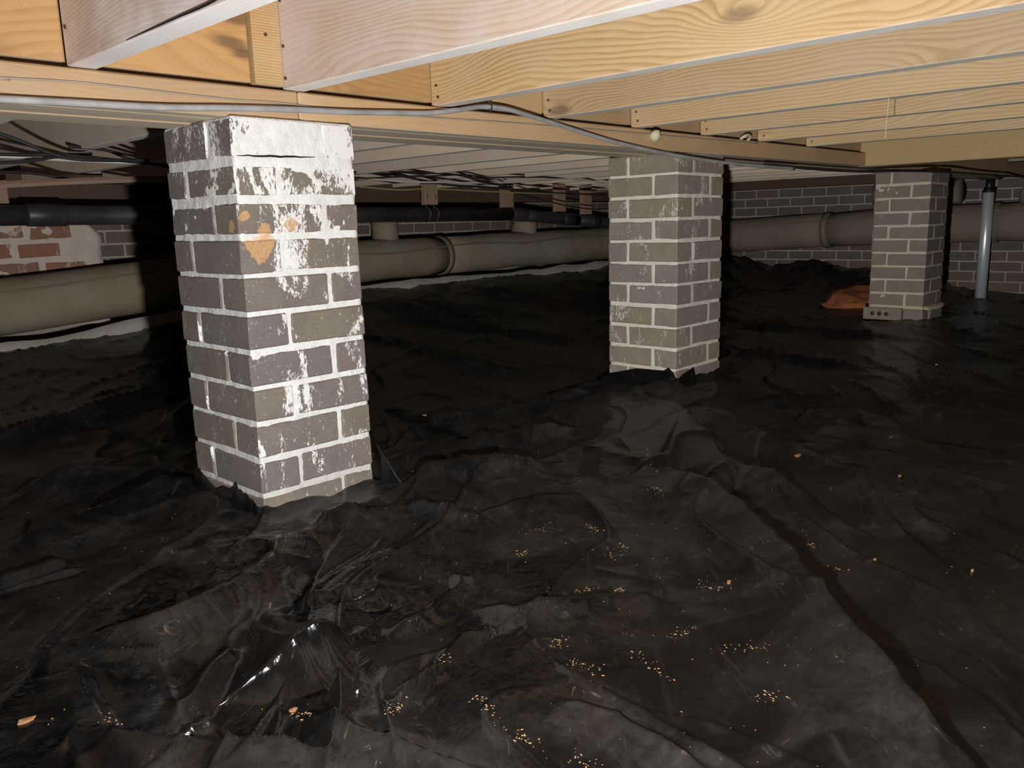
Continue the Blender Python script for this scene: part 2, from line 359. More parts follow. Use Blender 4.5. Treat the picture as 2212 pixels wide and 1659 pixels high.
def brick_mesh(name, l, wd, h, mat, seed, bev=.0028, jit=.0012, rough=0.0):
    rs = random.Random(seed); b = BM()
    box(b, -l / 2, l / 2, -wd / 2, wd / 2, -h / 2, h / 2, bev, jit, 1, rs)
    if rough:
        bmesh.ops.subdivide_edges(b, edges=b.edges[:], cuts=1, use_grid_fill=True)
        for v in b.verts: v.co += mnoise.noise_vector(v.co * 60 + Vector((seed, 0, 0))) * rough
    bmesh.ops.recalc_face_normals(b, faces=b.faces)
    me = bpy.data.meshes.new(name); b.to_mesh(me); b.free(); finish(me, mat); return me

# bricks of the two walls
CW = .0705; BL = .186; PJ = .197
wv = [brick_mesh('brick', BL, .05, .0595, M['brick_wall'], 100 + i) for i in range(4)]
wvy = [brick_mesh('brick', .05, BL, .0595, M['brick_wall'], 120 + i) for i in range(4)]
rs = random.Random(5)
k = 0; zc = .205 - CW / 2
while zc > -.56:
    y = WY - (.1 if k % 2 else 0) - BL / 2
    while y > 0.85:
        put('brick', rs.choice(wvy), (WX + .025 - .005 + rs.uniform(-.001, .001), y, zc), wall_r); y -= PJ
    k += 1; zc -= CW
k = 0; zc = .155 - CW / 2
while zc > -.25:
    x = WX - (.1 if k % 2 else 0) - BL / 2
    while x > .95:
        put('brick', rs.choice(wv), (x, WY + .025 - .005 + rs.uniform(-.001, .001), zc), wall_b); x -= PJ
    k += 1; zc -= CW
bm = BM(); box(bm, WX - .14, WX - .002, -2.4, WY - .02, .208, .300, .004); tag(obj('sill_beam', bm, M['sill_wood'], loc=(WX - .07, 1, .208)), 'dark brown sill beam lying on top of the right-hand brick wall', 'beam')
bm = BM(); box(bm, -2.4, WX - .15, WY - .14, WY - .002, .157, .300, .004); tag(obj('sill_beam', bm, M['sill_wood'], loc=(2, WY - .07, .157)), 'nearly black sill beam on the back wall above the drain pipe', 'beam')

# ------------------------------------------------------------------ girder (boards, ledger strip, blocking)
girder = empty('girder', (1.5, 1.55, .2), 'long built-up wooden girder resting on the brick piers', 'girder')
for (y0, y1, z0, xs) in ((1.462, 1.500, .200, (-2.4, 1.02, 4.2, WX - .15)), (1.502, 1.560, .202, (-2.4, 2.5, WX - .15)), (1.562, 1.655, .200, (-2.4, 1.9, 5.0, WX - .15))):
    for a, b in zip(xs, xs[1:]):
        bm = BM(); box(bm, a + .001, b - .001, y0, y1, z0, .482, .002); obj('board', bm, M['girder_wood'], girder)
for a, b in ((-2.4, .92), (.922, 3.765)):
    bm = BM(); box(bm, a, b, 1.418, 1.460, .200, .255, .003); tag(obj('ledger_strip', bm, M['ledger_wood'], girder), 'narrow ledger strip nailed along the front bottom edge')
JX = [.518, .901, 1.276, 1.653, 2.037, 2.419, 2.807, 3.205]
TJ = .042
for i, x in enumerate(JX + [3.77]):
    x0 = ([-2.38] + [q + TJ for q in JX])[i]
    if i == 1: x1 = x - .062
    else: x1 = x
    bm = BM(); box(bm, x0 + .002, x1 - .002, 1.440, 1.460, .266, .481, .0015); obj('blocking', bm, M['blocking_wood'] if i < 3 else M['girder_wood'], girder)
bm = BM(); box(bm, .901 - .060, .901 - .001, 1.430, 1.460, .263, .481, .0015)
cl = tag(obj('cleat', bm, M['cleat_wood'], girder), 'short upright wooden cleat beside the second joist')

def nail(parent, p, axis='X', r=.0032):
    b = BM(); bmesh.ops.create_cone(b, cap_ends=True, segments=8, radius1=r, radius2=r, depth=.003)
    if axis == 'X': bmesh.ops.rotate(b, verts=b.verts, matrix=Matrix.Rotation(math.pi / 2, 3, 'Y'))
    if axis == 'Y': bmesh.ops.rotate(b, verts=b.verts, matrix=Matrix.Rotation(math.pi / 2, 3, 'X'))
    bmesh.ops.translate(b, verts=b.verts, vec=Vector(p)); obj('nail', b, M['nail'], parent)
nail(cl, (.868, 1.429, .352), 'Y')

# joists on the near side of the girder
JL = ['grey dusty wooden joist, first from the left, split along its lower edge', 'pale dusty wide joist fixed beside the short upright cleat',
      'golden pine joist with wide wavy grain, third from the left', 'tan pine joist, first one right of the wavy golden joist',
      'tan pine joist, second one right of the wavy golden joist, cobweb strand below', 'tan pine joist, third one right of the wavy golden joist',
      'tan pine joist, fourth right of the golden one, next but one to the deep beam', 'narrow-looking tan joist just left of the deep cross beam']
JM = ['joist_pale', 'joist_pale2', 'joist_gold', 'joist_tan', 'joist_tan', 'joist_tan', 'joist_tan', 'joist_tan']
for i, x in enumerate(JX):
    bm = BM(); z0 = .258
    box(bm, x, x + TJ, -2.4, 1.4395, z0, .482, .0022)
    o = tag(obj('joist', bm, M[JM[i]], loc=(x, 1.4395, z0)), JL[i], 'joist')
    for (yy, zz) in ([(1.424, .415), (1.424, .335), (1.424, .278)] if i == 1 else [(1.424, .315)] if i == 0 else [(1.42, .30), (1.415, .275)]):
        nail(o, (x - .0006, yy, zz))
    if i == 0:   # long split on the lower edge
        b = BM(); P = smooth_path([(x - .0003, 1.210, .2615), (x - .0004, 1.06, .2635), (x - .0005, .975, .264), (x - .0006, .915, .268), (x - .0006, .875, .270)], 4)
        tube(b, P, .0012, 5, True, lambda i, t: .0005 + .0016 * math.sin(math.pi * min(i, 14) / 15)); tag(obj('split', b, M['black_steel'], o), 'long dark split')
# deep cross beam at the far pier
cb = empty('cross_beam', (3.80, 1.44, .195), 'deep tan double beam carried by the far brick pier', 'beam')
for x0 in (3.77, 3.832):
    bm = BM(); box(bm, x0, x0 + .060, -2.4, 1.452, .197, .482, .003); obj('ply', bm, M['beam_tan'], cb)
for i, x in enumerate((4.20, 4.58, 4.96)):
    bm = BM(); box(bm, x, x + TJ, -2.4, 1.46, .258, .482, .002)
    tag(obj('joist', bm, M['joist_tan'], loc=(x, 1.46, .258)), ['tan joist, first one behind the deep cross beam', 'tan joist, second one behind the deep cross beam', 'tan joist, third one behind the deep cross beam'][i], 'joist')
# joists beyond the girder
ORD = ['first', 'second', 'third', 'fourth', 'fifth', 'sixth', 'seventh', 'eighth', 'ninth', 'tenth', 'eleventh', 'twelfth', 'thirteenth', 'fourteenth', 'fifteenth']
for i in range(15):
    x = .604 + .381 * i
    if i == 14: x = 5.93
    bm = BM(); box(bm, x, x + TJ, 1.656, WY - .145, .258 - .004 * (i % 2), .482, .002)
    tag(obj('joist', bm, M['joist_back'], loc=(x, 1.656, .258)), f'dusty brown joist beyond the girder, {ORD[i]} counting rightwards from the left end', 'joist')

# ------------------------------------------------------------------ brick piers
def pier(name, x, y, wx, wy, z1, c, rows, even_first, bmat, mmat, label, grid, amp, rec, thick_top=False, rough=0.0, seed=1, skip_last=False):
    rs = random.Random(seed)
    zb = z1 - c * rows + c
    root = empty(name, (x + wx / 2, y + wy / 2, zb), label, 'pier')
    zt = .1995
    # mortar core: a rough-surfaced block a little behind the brick faces
    b = BM(); nz = int((zt - zb) / grid)
    per = []
    nx, ny = max(6, int(wx / grid)), max(6, int(wy / grid)); ins = .003
    for i in range(nx): per.append((x + ins + (wx - 2 * ins) * i / nx, y + ins, 0, -1))
    for i in range(ny): per.append((x + wx - ins, y + ins + (wy - 2 * ins) * i / ny, 1, 0))
    for i in range(nx): per.append((x + wx - ins - (wx - 2 * ins) * i / nx, y + wy - ins, 0, 1))
    for i in range(ny): per.append((x + ins, y + wy - ins - (wy - 2 * ins) * i / ny, -1, 0))
    rings = []
    for j in range(nz + 1):
        z = zb + (zt - zb) * j / nz; ring = []
        for (px, py, nx_, ny_) in per:
            p = Vector((px, py, z))
            nn = mnoise.noise(p * 38 + Vector((seed, 0, 0))) * .6 + mnoise.noise(p * 95) * .4 + mnoise.noise(p * 13) * .5
            off = -rec + amp * nn + ins
            if thick_top and ny_ < 0 and z > .115: off += .0035
            elif thick_top and z > -.02: off += .001
            ring.append(b.verts.new((px + nx_ * off, py + ny_ * off, z)))
        rings.append(ring)
    K = len(per)
    for r0, r1 in zip(rings, rings[1:]):
        for q in range(K): b.faces.new((r0[q], r0[(q + 1) % K], r1[(q + 1) % K], r1[q]))
    b.faces.new(rings[0][::-1]); b.faces.new(rings[-1])
    obj('mortar', b, mmat, root, smooth=True)
    jt = .010
    h = c - jt
    kx, ky = wx / .27, wy / .27
    hv = h
    cache = {}
    def variant(lx, ly, hh):
        key = (round(lx, 3), round(ly, 3), round(hh, 3))
        if key not in cache: cache[key] = [brick_mesh('brick', lx, ly, hh, bmat, seed * 50 + len(cache) * 5 + q, .003, .0016, rough) for q in range(4)]
        return rs.choice(cache[key])
    for r in range(rows):
        zc = z1 - c * r + c / 2
        hh = hv
        if thick_top and r in (1, 2): hh = hv - .007; zc -= .003
        if r == 0: top = zt - .001; bot = z1 + jt / 2; zc = (top + bot) / 2; hh = top - bot
        ev = (r % 2 == 0) == even_first
        a, s = .185, .085
        if ev: L = [(0, s, 0, a), (s + jt, .27, 0, s), (a, .27, s + jt, .27), (0, a - jt, a + jt, .27)]
        else: L = [(0, a, 0, s), (a + jt, .27, 0, a), (s + jt - .0, .27, a + jt, .27), (0, s, s + jt, .27)]
        if not ev: L[3] = (0, .075 * 0 + s, s + jt, .27)
        if skip_last and r == rows - 1: continue
        for (x0, x1, y0, y1) in L:
            x0, x1, y0, y1 = x0 * kx, x1 * kx, y0 * ky, y1 * ky
            sx, sy = x1 - x0, y1 - y0
            put('brick', variant(sx, sy, hh), (x + x0 + sx / 2 + rs.uniform(-.0012, .0012), y + y0 + sy / 2 + rs.uniform(-.0012, .0012), zc + rs.uniform(-.0012, .0012)), root, (0, 0, rs.uniform(-.006, .006)))
    return root
P1 = pier('brick_pier', .767, 1.403, .264, .270, .1275, .0706, 11, False, M['brick_near'], M['mortar_near'],
          'nearest brick pier, tall and streaked white, orange chips on its upper courses', .0055, .0034, .0030, True, .0006, 1)
b = BM(); tube(b, [(.772 + .011 * i, 1.3992 + .0004 * (i % 2), .1305 + .0022 * mnoise.noise(Vector((i * .7, 2, 0))) + .0002 * i) for i in range(16)], .0014, 5, True, lambda i, t: .0004 + .0014 * math.sin(math.pi * i / 15))
tag(obj('crack', b, M['black_steel'], P1), 'dark crack under the top course')
P2 = pier('brick_pier', 2.285, 1.4365, .285, .270, .1367, .0698, 11, True, M['brick_mid'], M['mortar_mid'],
          'middle brick pier with black plastic tucked around its foot', .009, .0022, .0028, False, 0, 2)
P3 = pier('brick_pier', 4.525, 1.374, .29, .276, .1355, .0694, 11, True, M['brick_far'], M['mortar_far'],
          'farthest brick pier, small, standing on a footing brick with three holes', .011, .0018, .0030, False, 0, 3, True)
# foot of the far pier: cored brick laid on its side, a plain one, mortar splay
b = BM(); zc0, zc1 = -.560, -.497
y0, y1, xf = 1.47, 1.665, 4.503
ncell = 3; cw = .036; ys = [y1 - .03 - cw * i for i in range(ncell + 1)]
def fq(pts, x=xf): return [b.verts.new((x, p[0], p[1])) for p in pts]
zm = (zc0 + zc1) / 2; ch = .018
for (a0, a1) in ((y0, ys[-1]), (ys[0], y1)): b.faces.new(fq([(a0, zc0), (a1, zc0), (a1, zc1), (a0, zc1)]))
b.faces.new(fq([(ys[-1], zc0), (ys[0], zc0), (ys[0], zm - ch), (ys[-1], zm - ch)])); b.faces.new(fq([(ys[-1], zm + ch), (ys[0], zm + ch), (ys[0], zc1), (ys[-1], zc1)]))
for i in range(ncell):
    cy = (ys[i] + ys[i + 1]) / 2; NS = 12; rin = []; rout = []; rdeep = []
    for q in range(NS):
        t = 2 * math.pi * q / NS; ct, st = math.cos(t), math.sin(t); mx = max(abs(ct), abs(st))
        rout.append(b.verts.new((xf, cy + ct / mx * cw / 2, zm + st / mx * ch)))
        rin.append(b.verts.new((xf, cy + ct * .0115, zm + st * .0115))); rdeep.append(b.verts.new((xf + .019, cy + ct * .0115, zm + st * .0115)))
    for q in range(NS):
        n2 = (q + 1) % NS
        b.faces.new((rout[q], rout[n2], rin[n2], rin[q])); b.faces.new((rin[q], rin[n2], rdeep[n2], rdeep[q])).material_index = 1
    b.faces.new(rdeep).material_index = 1
xb = xf + .08
for q in (((xf, y0, zc1), (xf, y1, zc1), (xb, y1, zc1), (xb, y0, zc1)), ((xf, y0, zc0), (xf, y1, zc0), (xb, y1, zc0), (xb, y0, zc0)), ((xf, y1, zc0), (xf, y1, zc1), (xb, y1, zc1), (xb, y1, zc0)), ((xf, y0, zc0), (xf, y0, zc1), (xb, y0, zc1), (xb, y0, zc0))):
    b.faces.new([b.verts.new(p) for p in q])
bmesh.ops.remove_doubles(b, verts=b.verts, dist=.0004)
cbk = tag(obj('cored_brick', b, M['brick_far'], P3), 'brick on its side showing three round core holes'); cbk.data.materials.append(M['sill_wood'])
for (a0, a1, c0, c1) in ((4.505, 4.585, 1.365, 1.462), (4.60, 4.79, 1.358, 1.45)):
    b = BM(); box(b, a0, a1, c0, c1, zc0, zc1 - .004, .004, .003); obj('brick', b, M['brick_far'], P3)
b = BM()
bmesh.ops.create_icosphere(b, subdivisions=3, radius=1)
for v in b.verts:
    v.co = Vector((4.70 + v.co.x * .165, 1.372 + v.co.y * .035, -.497 + v.co.z * .017)) + mnoise.noise_vector(v.co * 3) * .008
tag(obj('mortar_splay', b, M['mortar_far'], P3, smooth=True), 'lump of squeezed-out mortar at the foot')
# wooden shim on the middle pier
bm = BM(); box(bm, 2.285, 2.36, 1.60, 1.70, .1965, .2005, .001)
tag(obj('shim', bm, M['block_wood'], loc=(2.3, 1.65, .195)), 'thin reddish wooden shim on top of the middle brick pier', 'shim')

# ------------------------------------------------------------------ plastic sheet over the ground
def vn(x, y, seed=0):
    """vectorised gradient noise in two dimensions"""
    xi, yi = np.floor(x).astype(np.int64), np.floor(y).astype(np.int64); xf, yf = x - xi, y - yi
    def gr(i, j):
        h = (i * 374761393 + j * 668265263 + seed * 974634777) & 0xffffffff
        h = ((h ^ (h >> 13)) * 1274126177) & 0xffffffff; h = h ^ (h >> 16)
        a = (h & 0xffff) / 65536.0 * 2 * np.pi
        return np.cos(a), np.sin(a)
    u = xf ** 3 * (xf * (xf * 6 - 15) + 10); v = yf ** 3 * (yf * (yf * 6 - 15) + 10)
    def dot(i, j):
        gx, gy = gr(xi + i, yi + j); return gx * (xf - i) + gy * (yf - j)
    a = dot(0, 0) * (1 - u) + dot(1, 0) * u; b_ = dot(0, 1) * (1 - u) + dot(1, 1) * u
    return (a * (1 - v) + b_ * v) * 1.5
def sst(a, b_, x):
    t = np.clip((x - a) / (b_ - a), 0, 1); return t * t * (3 - 2 * t)
def axis(lo, hi, f0, f1, fine, coarse):
    out = [lo]
    while out[-1] < hi:
        p = out[-1]; d = max(f0 - p, p - f1, 0); out.append(p + min(coarse, fine + d * .012))
    return np.array(out)
# folds: (kind, height, width on one side, width on the other, points on the ground)
FOLDS = [
 ('r', .034, .08, .013, [(2.11, 1.325), (1.937, 1.171), (1.655, .914), (1.558, .763), (1.509, .66), (1.437, .516)]),
 ('r', .058, .10, .014, [(1.595, 1.025), (1.523, .931), (1.424, .816), (1.344, .692), (1.186, .537), (1.064, .426), (.983, .35), (.891, .264), (.835, .201), (.808, .157), (.76, .08)]),
 ('r', .022, .03, .012, [(1.409, 1.769), (1.624, 1.751), (1.78, 1.709), (1.959, 1.675), (2.294, 1.725)]),
 ('r', 0.029, .05, .016, [(1.145, 1.514), (1.237, 1.505), (1.357, 1.468), (1.494, 1.438), (1.62, 1.436), (1.794, 1.431)]),
 ('r', 0.029, .05, .014, [(1.047, 1.325), (1.14, 1.343), (1.214, 1.317), (1.266, 1.251), (1.374, 1.22)]),
 ('r', .038, .012, .06, [(.971, 1.246), (.862, 1.236), (.734, 1.211), (.623, 1.174), (.51, 1.138), (.417, 1.146), (.332, 1.17)]),
 ('r', .014, .012, .03, [(.655, 1.324), (.705, 1.269), (.792, 1.21), (.866, 1.199)]),
 ('r', 0.019, .04, .010, [(.777, .854), (.80, .818), (.81, .77), (.856, .739), (.918, .675), (1.007, .612)]),
 ('r', .016, .014, .014, [(.52, .723), (.574, .737), (.618, .745), (.661, .757), (.717, .781), (.768, .786)]),
 ('r', 0.036, .06, .012, [(.257, .95), (.284, .877), (.334, .826), (.399, .745), (.441, .685)]),
 ('r', .020, .02, .02, [(.306, 1.485), (.374, 1.484), (.447, 1.487)]),
 ('r', 0.039, .06, .02, [(.5, 2.45), (.622, 2.55), (.804, 2.671), (.995, 2.783), (1.277, 2.927)]),
 ('r', 0.031, .05, .02, [(.48, 2.026), (.634, 2.056), (.778, 1.933), (.831, 1.805)]),
 ('r', 0.039, .06, .015, [(.366, 1.608), (.544, 1.668), (.685, 1.718), (.803, 1.726)]),
 ('r', .025, .03, .03, [(2.986, 1.659), (3.084, 1.467), (3.055, 1.249), (2.919, 1.013)]),
 ('r', .022, .04, .02, [(1.953, 1.08), (2.036, .935), (2.08, .77), (2.067, .6), (2.157, .414)]),
 ('r', .022, .03, .02, [(2.359, 1.242), (2.376, 1.096), (2.496, .93), (2.422, .709)]),
 ('r', 0.021, .04, .012, [(.463, .811), (.473, .713), (.486, .647), (.504, .579), (.527, .52)]),
 ('r', .014, .03, .010, [(1.0, 1.254), (1.013, 1.13), (1.033, 1.025)]),
 ('r', 0.013, .03, .010, [(1.007, 1.097), (1.141, 1.078), (1.262, 1.021)]),
 ('r', .014, .014, .014, [(.637, .875), (.732, .875), (.819, .898), (.864, .957)]),
 ('r', 0.016, .03, .012, [(.673, .598), (.678, .518), (.682, .447), (.667, .36)]),
 ('r', .016, .03, .010, [(.31, 1.105), (.293, .994), (.285, .891)]),
 ('r', .018, .016, .016, [(.339, .896), (.43, .964), (.505, 1.031)]),
 ('r', .014, .02, .014, [(.557, 1.059), (.638, 1.036), (.704, .996), (.756, .914)]),
 ('r', .03, .05, .05, [(2.945, 3.7), (3.077, 3.29), (3.048, 2.317)]),
 ('r', .03, .05, .04, [(2.551, 3.426), (2.334, 2.649), (2.251, 2.156), (2.324, 1.874)]),
 ('r', .018, .012, .03, [(1.539, 2.017), (1.51, 1.746), (1.641, 1.769)]),
 ('r', .012, .012, .05, [(1.931, 1.182), (1.657, 1.064), (1.487, 1.028), (1.353, 1.031)]),
 ('r', .03, .04, .04, [(3.954, 2.201), (3.968, 1.607), (3.94, 1.176)]),
]
PIERS = [(.767, 1.403, .264, .270), (2.285, 1.4365, .285, .270), (4.50, 1.358, .315, .307)]
def pier_dist(X, Y, q):
    dx = np.maximum(np.maximum(q[0] - X, X - q[0] - q[2]), 0); dy = np.maximum(np.maximum(q[1] - Y, Y - q[1] - q[3]), 0)
    return np.hypot(dx, dy)
def sheet_height(X, Y):
    far = sst(1.8, 3.5, np.hypot(X, Y))
    z = np.full(X.shape, -.566)
    z += .020 * vn(X * 1.1, Y * 1.1, 1) + .012 * vn(X * 2.7 + 3, Y * 2.7, 2)
    wx = X + .10 * vn(X * 2.2, Y * 2.2, 11) + .005 * vn(X * 9, Y * 9, 12); wy = Y + .10 * vn(X * 2.2 + 7, Y * 2.2 + 9, 13) + .005 * vn(X * 9 + 5, Y * 9, 14)
    def ridge(u, v, sd, pw): return np.power(np.clip(1 - np.abs(vn(u, v, sd)) * 2.0, 0, 1), pw)
    def crease(u, v, sd, w_): return np.exp(-np.abs(vn(u, v, sd)) / w_)
    def facet(u, v, sd):
        """random heights on a skewed triangle lattice, joined by flat facets"""
        a_, b_ = u + v * .577, v * 1.155; ia, ib = np.floor(a_).astype(np.int64), np.floor(b_).astype(np.int64); fa, fb = a_ - ia, b_ - ib
        def hh(p, q_):
            h = (p * 374761393 + q_ * 668265263 + sd * 974634777) & 0xffffffff
            h = ((h ^ (h >> 13)) * 1274126177) & 0xffffffff; h = h ^ (h >> 16); return (h & 0xffff) / 65536.0 - .5
        h00, h11 = hh(ia, ib), hh(ia + 1, ib + 1); t = fa > fb
        return np.where(t, h00 * (1 - fa) + hh(ia + 1, ib) * (fa - fb) + h11 * fb, h00 * (1 - fb) + hh(ia, ib + 1) * (fb - fa) + h11 * fa)
    mA = sst(-.35, .25, vn(X * 1.4, Y * 1.4, 31)); mB = sst(-.2, .35, vn(X * 2.1 + 4, Y * 2.1, 32))
    nearf = 1 - .45 * far
    ca, sa = wx * .77 + wy * .64, -wx * .64 + wy * .77            # across / along the camera's side of the sheet
    z += .016 * facet(ca * 2.6, sa * 3.8, 3)
    z += .022 * facet(ca * 6.0 + 3, sa * 8.0, 4) * (.35 + .65 * mA) * nearf
    z += .0110 * facet(ca * 15 + 9, sa * 17, 5) * mB * nearf
    z += .0026 * facet(wx * 40, wy * 40 + 5, 6) * mB * nearf
    z += .010 * crease(ca * 1.5, sa * 4.2, 21, .055) + .006 * crease(ca * 3.5 + 2, sa * 6.0, 22, .05) * mA
    z += .0035 * crease(wx * 8, wy * 8 + 4, 23, .06) * mB * nearf
    # rise of the ground towards the back and along the right wall
    z += sst(3.0, 4.0, Y) * (.075 + .115 * sst(1.0, 3.0, X))
    z += sst(5.2, 6.2, X) * sst(1.5, 2.3, Y) * (.14 + .06 * vn(X * 3, Y * 3.5, 41) + .03 * ridge(X * 5, Y * 5, 42, 1.5))
    z += -.01 * sst(5.0, 6.0, X) * sst(1.8, 1.2, Y)
    # the explicit folds
    jx = X + .006 * vn(X * 14, Y * 14, 51); jy = Y + .006 * vn(X * 14 + 9, Y * 14, 52)
    for (kd, h, w1, w2, pts) in FOLDS:
        P = [np.array(p) for p in pts]
        lo = np.min(P, 0) - .3; hi = np.max(P, 0) + .3
        mk = (X > lo[0]) & (X < hi[0]) & (Y > lo[1]) & (Y < hi[1])
        if not mk.any(): continue
        x, y = jx[mk], jy[mk]; best = np.full(x.shape, 9.0); sd = np.zeros(x.shape); tt = np.zeros(x.shape)
        tot = sum(np.linalg.norm(b2 - a2) for a2, b2 in zip(P, P[1:])); acc = 0
        for a2, b2 in zip(P, P[1:]):
            dv = b2 - a2; L = np.linalg.norm(dv); dv = dv / L
            t = np.clip((x - a2[0]) * dv[0] + (y - a2[1]) * dv[1], 0, L)
            qx, qy = x - a2[0] - dv[0] * t, y - a2[1] - dv[1] * t; d = np.hypot(qx, qy)
            s = np.sign(dv[0] * qy - dv[1] * qx)
            up_ = d < best; best = np.where(up_, d, best); sd = np.where(up_, s, sd); tt = np.where(up_, (acc + t) / tot, tt); acc += L
        wd = np.where(sd < 0, w1, w2)
        tap = np.clip(np.minimum(tt, 1 - tt) * 5, 0.12, 1) if kd == 'r' else np.minimum(tt / .8, np.clip((1 - tt) / .2, 0, 1))
        if kd == 't': wd = wd * (.35 + .9 * tt)
        prof = np.exp(-np.square(best / wd)) if kd == 't' else np.exp(-np.power(best / wd, 1.25)) - .25 * np.exp(-np.square((best - wd * 1.6) / (wd * .9)))
        z[mk] += h * prof * tap
    # sheet drawn up against the piers
    d1 = pier_dist(X, Y, PIERS[0]); nzz = vn(X * 18, Y * 18, 61)
    a1 = .012 + .040 * sst(.80, .70, X) * sst(1.37, 1.45, Y)
    z += np.exp(-d1 / .045) * (a1 + .010 * nzz)
    d2 = pier_dist(X, Y, PIERS[1]); z += np.exp(-d2 / .06) * (.050 + .018 * vn(X * 11, Y * 11, 62)) 
    d3 = pier_dist(X, Y, PIERS[2]); z += np.exp(-d3 / .06) * (-.004 + .010 * vn(X * 11, Y * 11, 63))
    # hump running out of the middle pier's corner
    t = np.clip(((X - 2.28) * -.78 + (Y - 1.43) * -.62), 0, .35); dd = np.hypot(X - 2.28 + .78 * t, Y - 1.43 + .62 * t)
    z += .016 * np.exp(-np.square(dd / (.06 + .2 * t))) * (1 - t / .4)
    return z
gx = axis(-1.6, 6.45, .2, 1.7, .0045, .026); gy = axis(-1.4, 4.10, .3, 1.75, .0045, .026)
X, Y = np.meshgrid(gx, gy, indexing='ij'); Z = sheet_height(X, Y)
co = np.stack([X, Y, Z], -1).reshape(-1, 3)
ny_ = len(gy)
I = np.arange(X.size).reshape(X.shape)
q = np.stack([I[:-1, :-1], I[1:, :-1], I[1:, 1:], I[:-1, 1:]], -1).reshape(-1, 4)
ctr = co[q].mean(1); keep = np.ones(len(q), bool)
for pq in PIERS:
    keep &= ~((ctr[:, 0] > pq[0] + .012) & (ctr[:, 0] < pq[0] + pq[2] - .012) & (ctr[:, 1] > pq[1] + .012) & (ctr[:, 1] < pq[1] + pq[3] - .012))
# torn hole over the clay bank beside the far pier
HOLE = (5.30, 1.98)
keep &= ~((np.hypot((ctr[:, 0] - HOLE[0]) / .30, (ctr[:, 1] - HOLE[1]) / .17) + .25 * vn(ctr[:, 0] * 9, ctr[:, 1] * 9, 71)) < 1)
q = q[keep]
me = bpy.data.meshes.new('plastic_sheet'); me.vertices.add(len(co)); me.vertices.foreach_set('co', co.astype(np.float32).ravel())
me.loops.add(q.size); me.loops.foreach_set('vertex_index', q.astype(np.int32).ravel()); me.polygons.add(len(q))
me.polygons.foreach_set('loop_start', np.arange(0, q.size, 4, dtype=np.int32)); me.polygons.foreach_set('loop_total', np.full(len(q), 4, np.int32))
me.update(); me.validate(); finish(me, M['plastic'], True)
sheet = bpy.data.objects.new('plastic_sheet', me); C.objects.link(sheet)
tag(sheet, 'wrinkled black plastic vapour sheet covering the whole crawl space ground', 'plastic sheet')
def gz(x, y): return float(sheet_height(np.array([[x]]), np.array([[y]]))[0, 0])
# loose flaps cut around the nearest pier
def flap(pts, name, label, n=7):
    a, b2, c2 = [Vector(p) for p in pts]; b = BM(); rows = []
    for i in range(n + 1):
        row = []
        for j in range(n + 1 - i):
            u, v = i / n, j / n
            p = a + (b2 - a) * u + (c2 - a) * v
            p += Vector((.5, -1, .2)) * .004 * mnoise.noise(p * 30) + Vector((.006, -.006, 0)) * math.sin(math.pi * u) 
            row.append(b.verts.new(p))
        rows.append(row)
    for i in range(n):
        for j in range(n - i):
            b.faces.new((rows[i][j], rows[i + 1][j], rows[i][j + 1]))
            if j < n - i - 1: b.faces.new((rows[i + 1][j], rows[i + 1][j + 1], rows[i][j + 1]))
    o = obj(name, b, M['plastic'], sheet, smooth=True); so = o.modifiers.new('s', 'SOLIDIFY'); so.thickness = .0008
    if label: o['label'] = label
flap([(1.036, 1.400, -.45), (1.031, 1.392, -.566), (1.056, 1.322, -.556)], 'flap', 'triangular flap standing against the side of the nearest pier')

def skirt(tops, out, label):
    b = BM(); rows = []
    for i, p in enumerate(tops):
        p = Vector(p); o3 = Vector((out[0], out[1], 0)); wv_ = .006 * mnoise.noise(p * 30)
        rows.append([b.verts.new(p + o3 * (k * .055 + (wv_ if k else 0)) + Vector((0, 0, -(p.z + .600) * (t_ if k else 0)))) for k, t_ in ((0, 0), (.12, .25), (.35, .6), (1, 1))])
    for r0, r1 in zip(rows, rows[1:]):
        for q_ in range(3): b.faces.new((r0[q_], r1[q_], r1[q_ + 1], r0[q_ + 1]))
    o = obj('torn_edge', b, M['plastic'], sheet, smooth=True); so = o.modifiers.new('s', 'SOLIDIFY'); so.thickness = .0009; o['label'] = label
skirt([(.757, y, z) for y, z in [(1.66, -.495), (1.639, -.497), (1.6, -.514), (1.572, -.524), (1.54, -.512), (1.512, -.512), (1.497, -.506), (1.486, -.493), (1.479, -.508), (1.468, -.505), (1.458, -.513), (1.447, -.509), (1.436, -.517), (1.426, -.516), (1.41, -.528), (1.397, -.531)]], (-1, -.15), 'jagged torn edge against the nearest pier')
skirt([(2.275, y, z) for y, z in [(1.75, -.545), (1.716, -.536), (1.695, -.524), (1.642, -.511), (1.585, -.497), (1.538, -.495), (1.475, -.493), (1.457, -.481), (1.439, -.497), (1.425, -.521)]], (-1, -.2), 'cut edge tucked up on the left face of the middle pier')
skirt([(x, 1.427, z) for x, z in [(2.272, -.521), (2.316, -.505), (2.358, -.496), (2.379, -.491), (2.374, -.520), (2.433, -.533), (2.495, -.536), (2.574, -.533), (2.633, -.522), (2.68, -.54)]], (-.1, -1), 'cut edge tucked up on the right face of the middle pier')
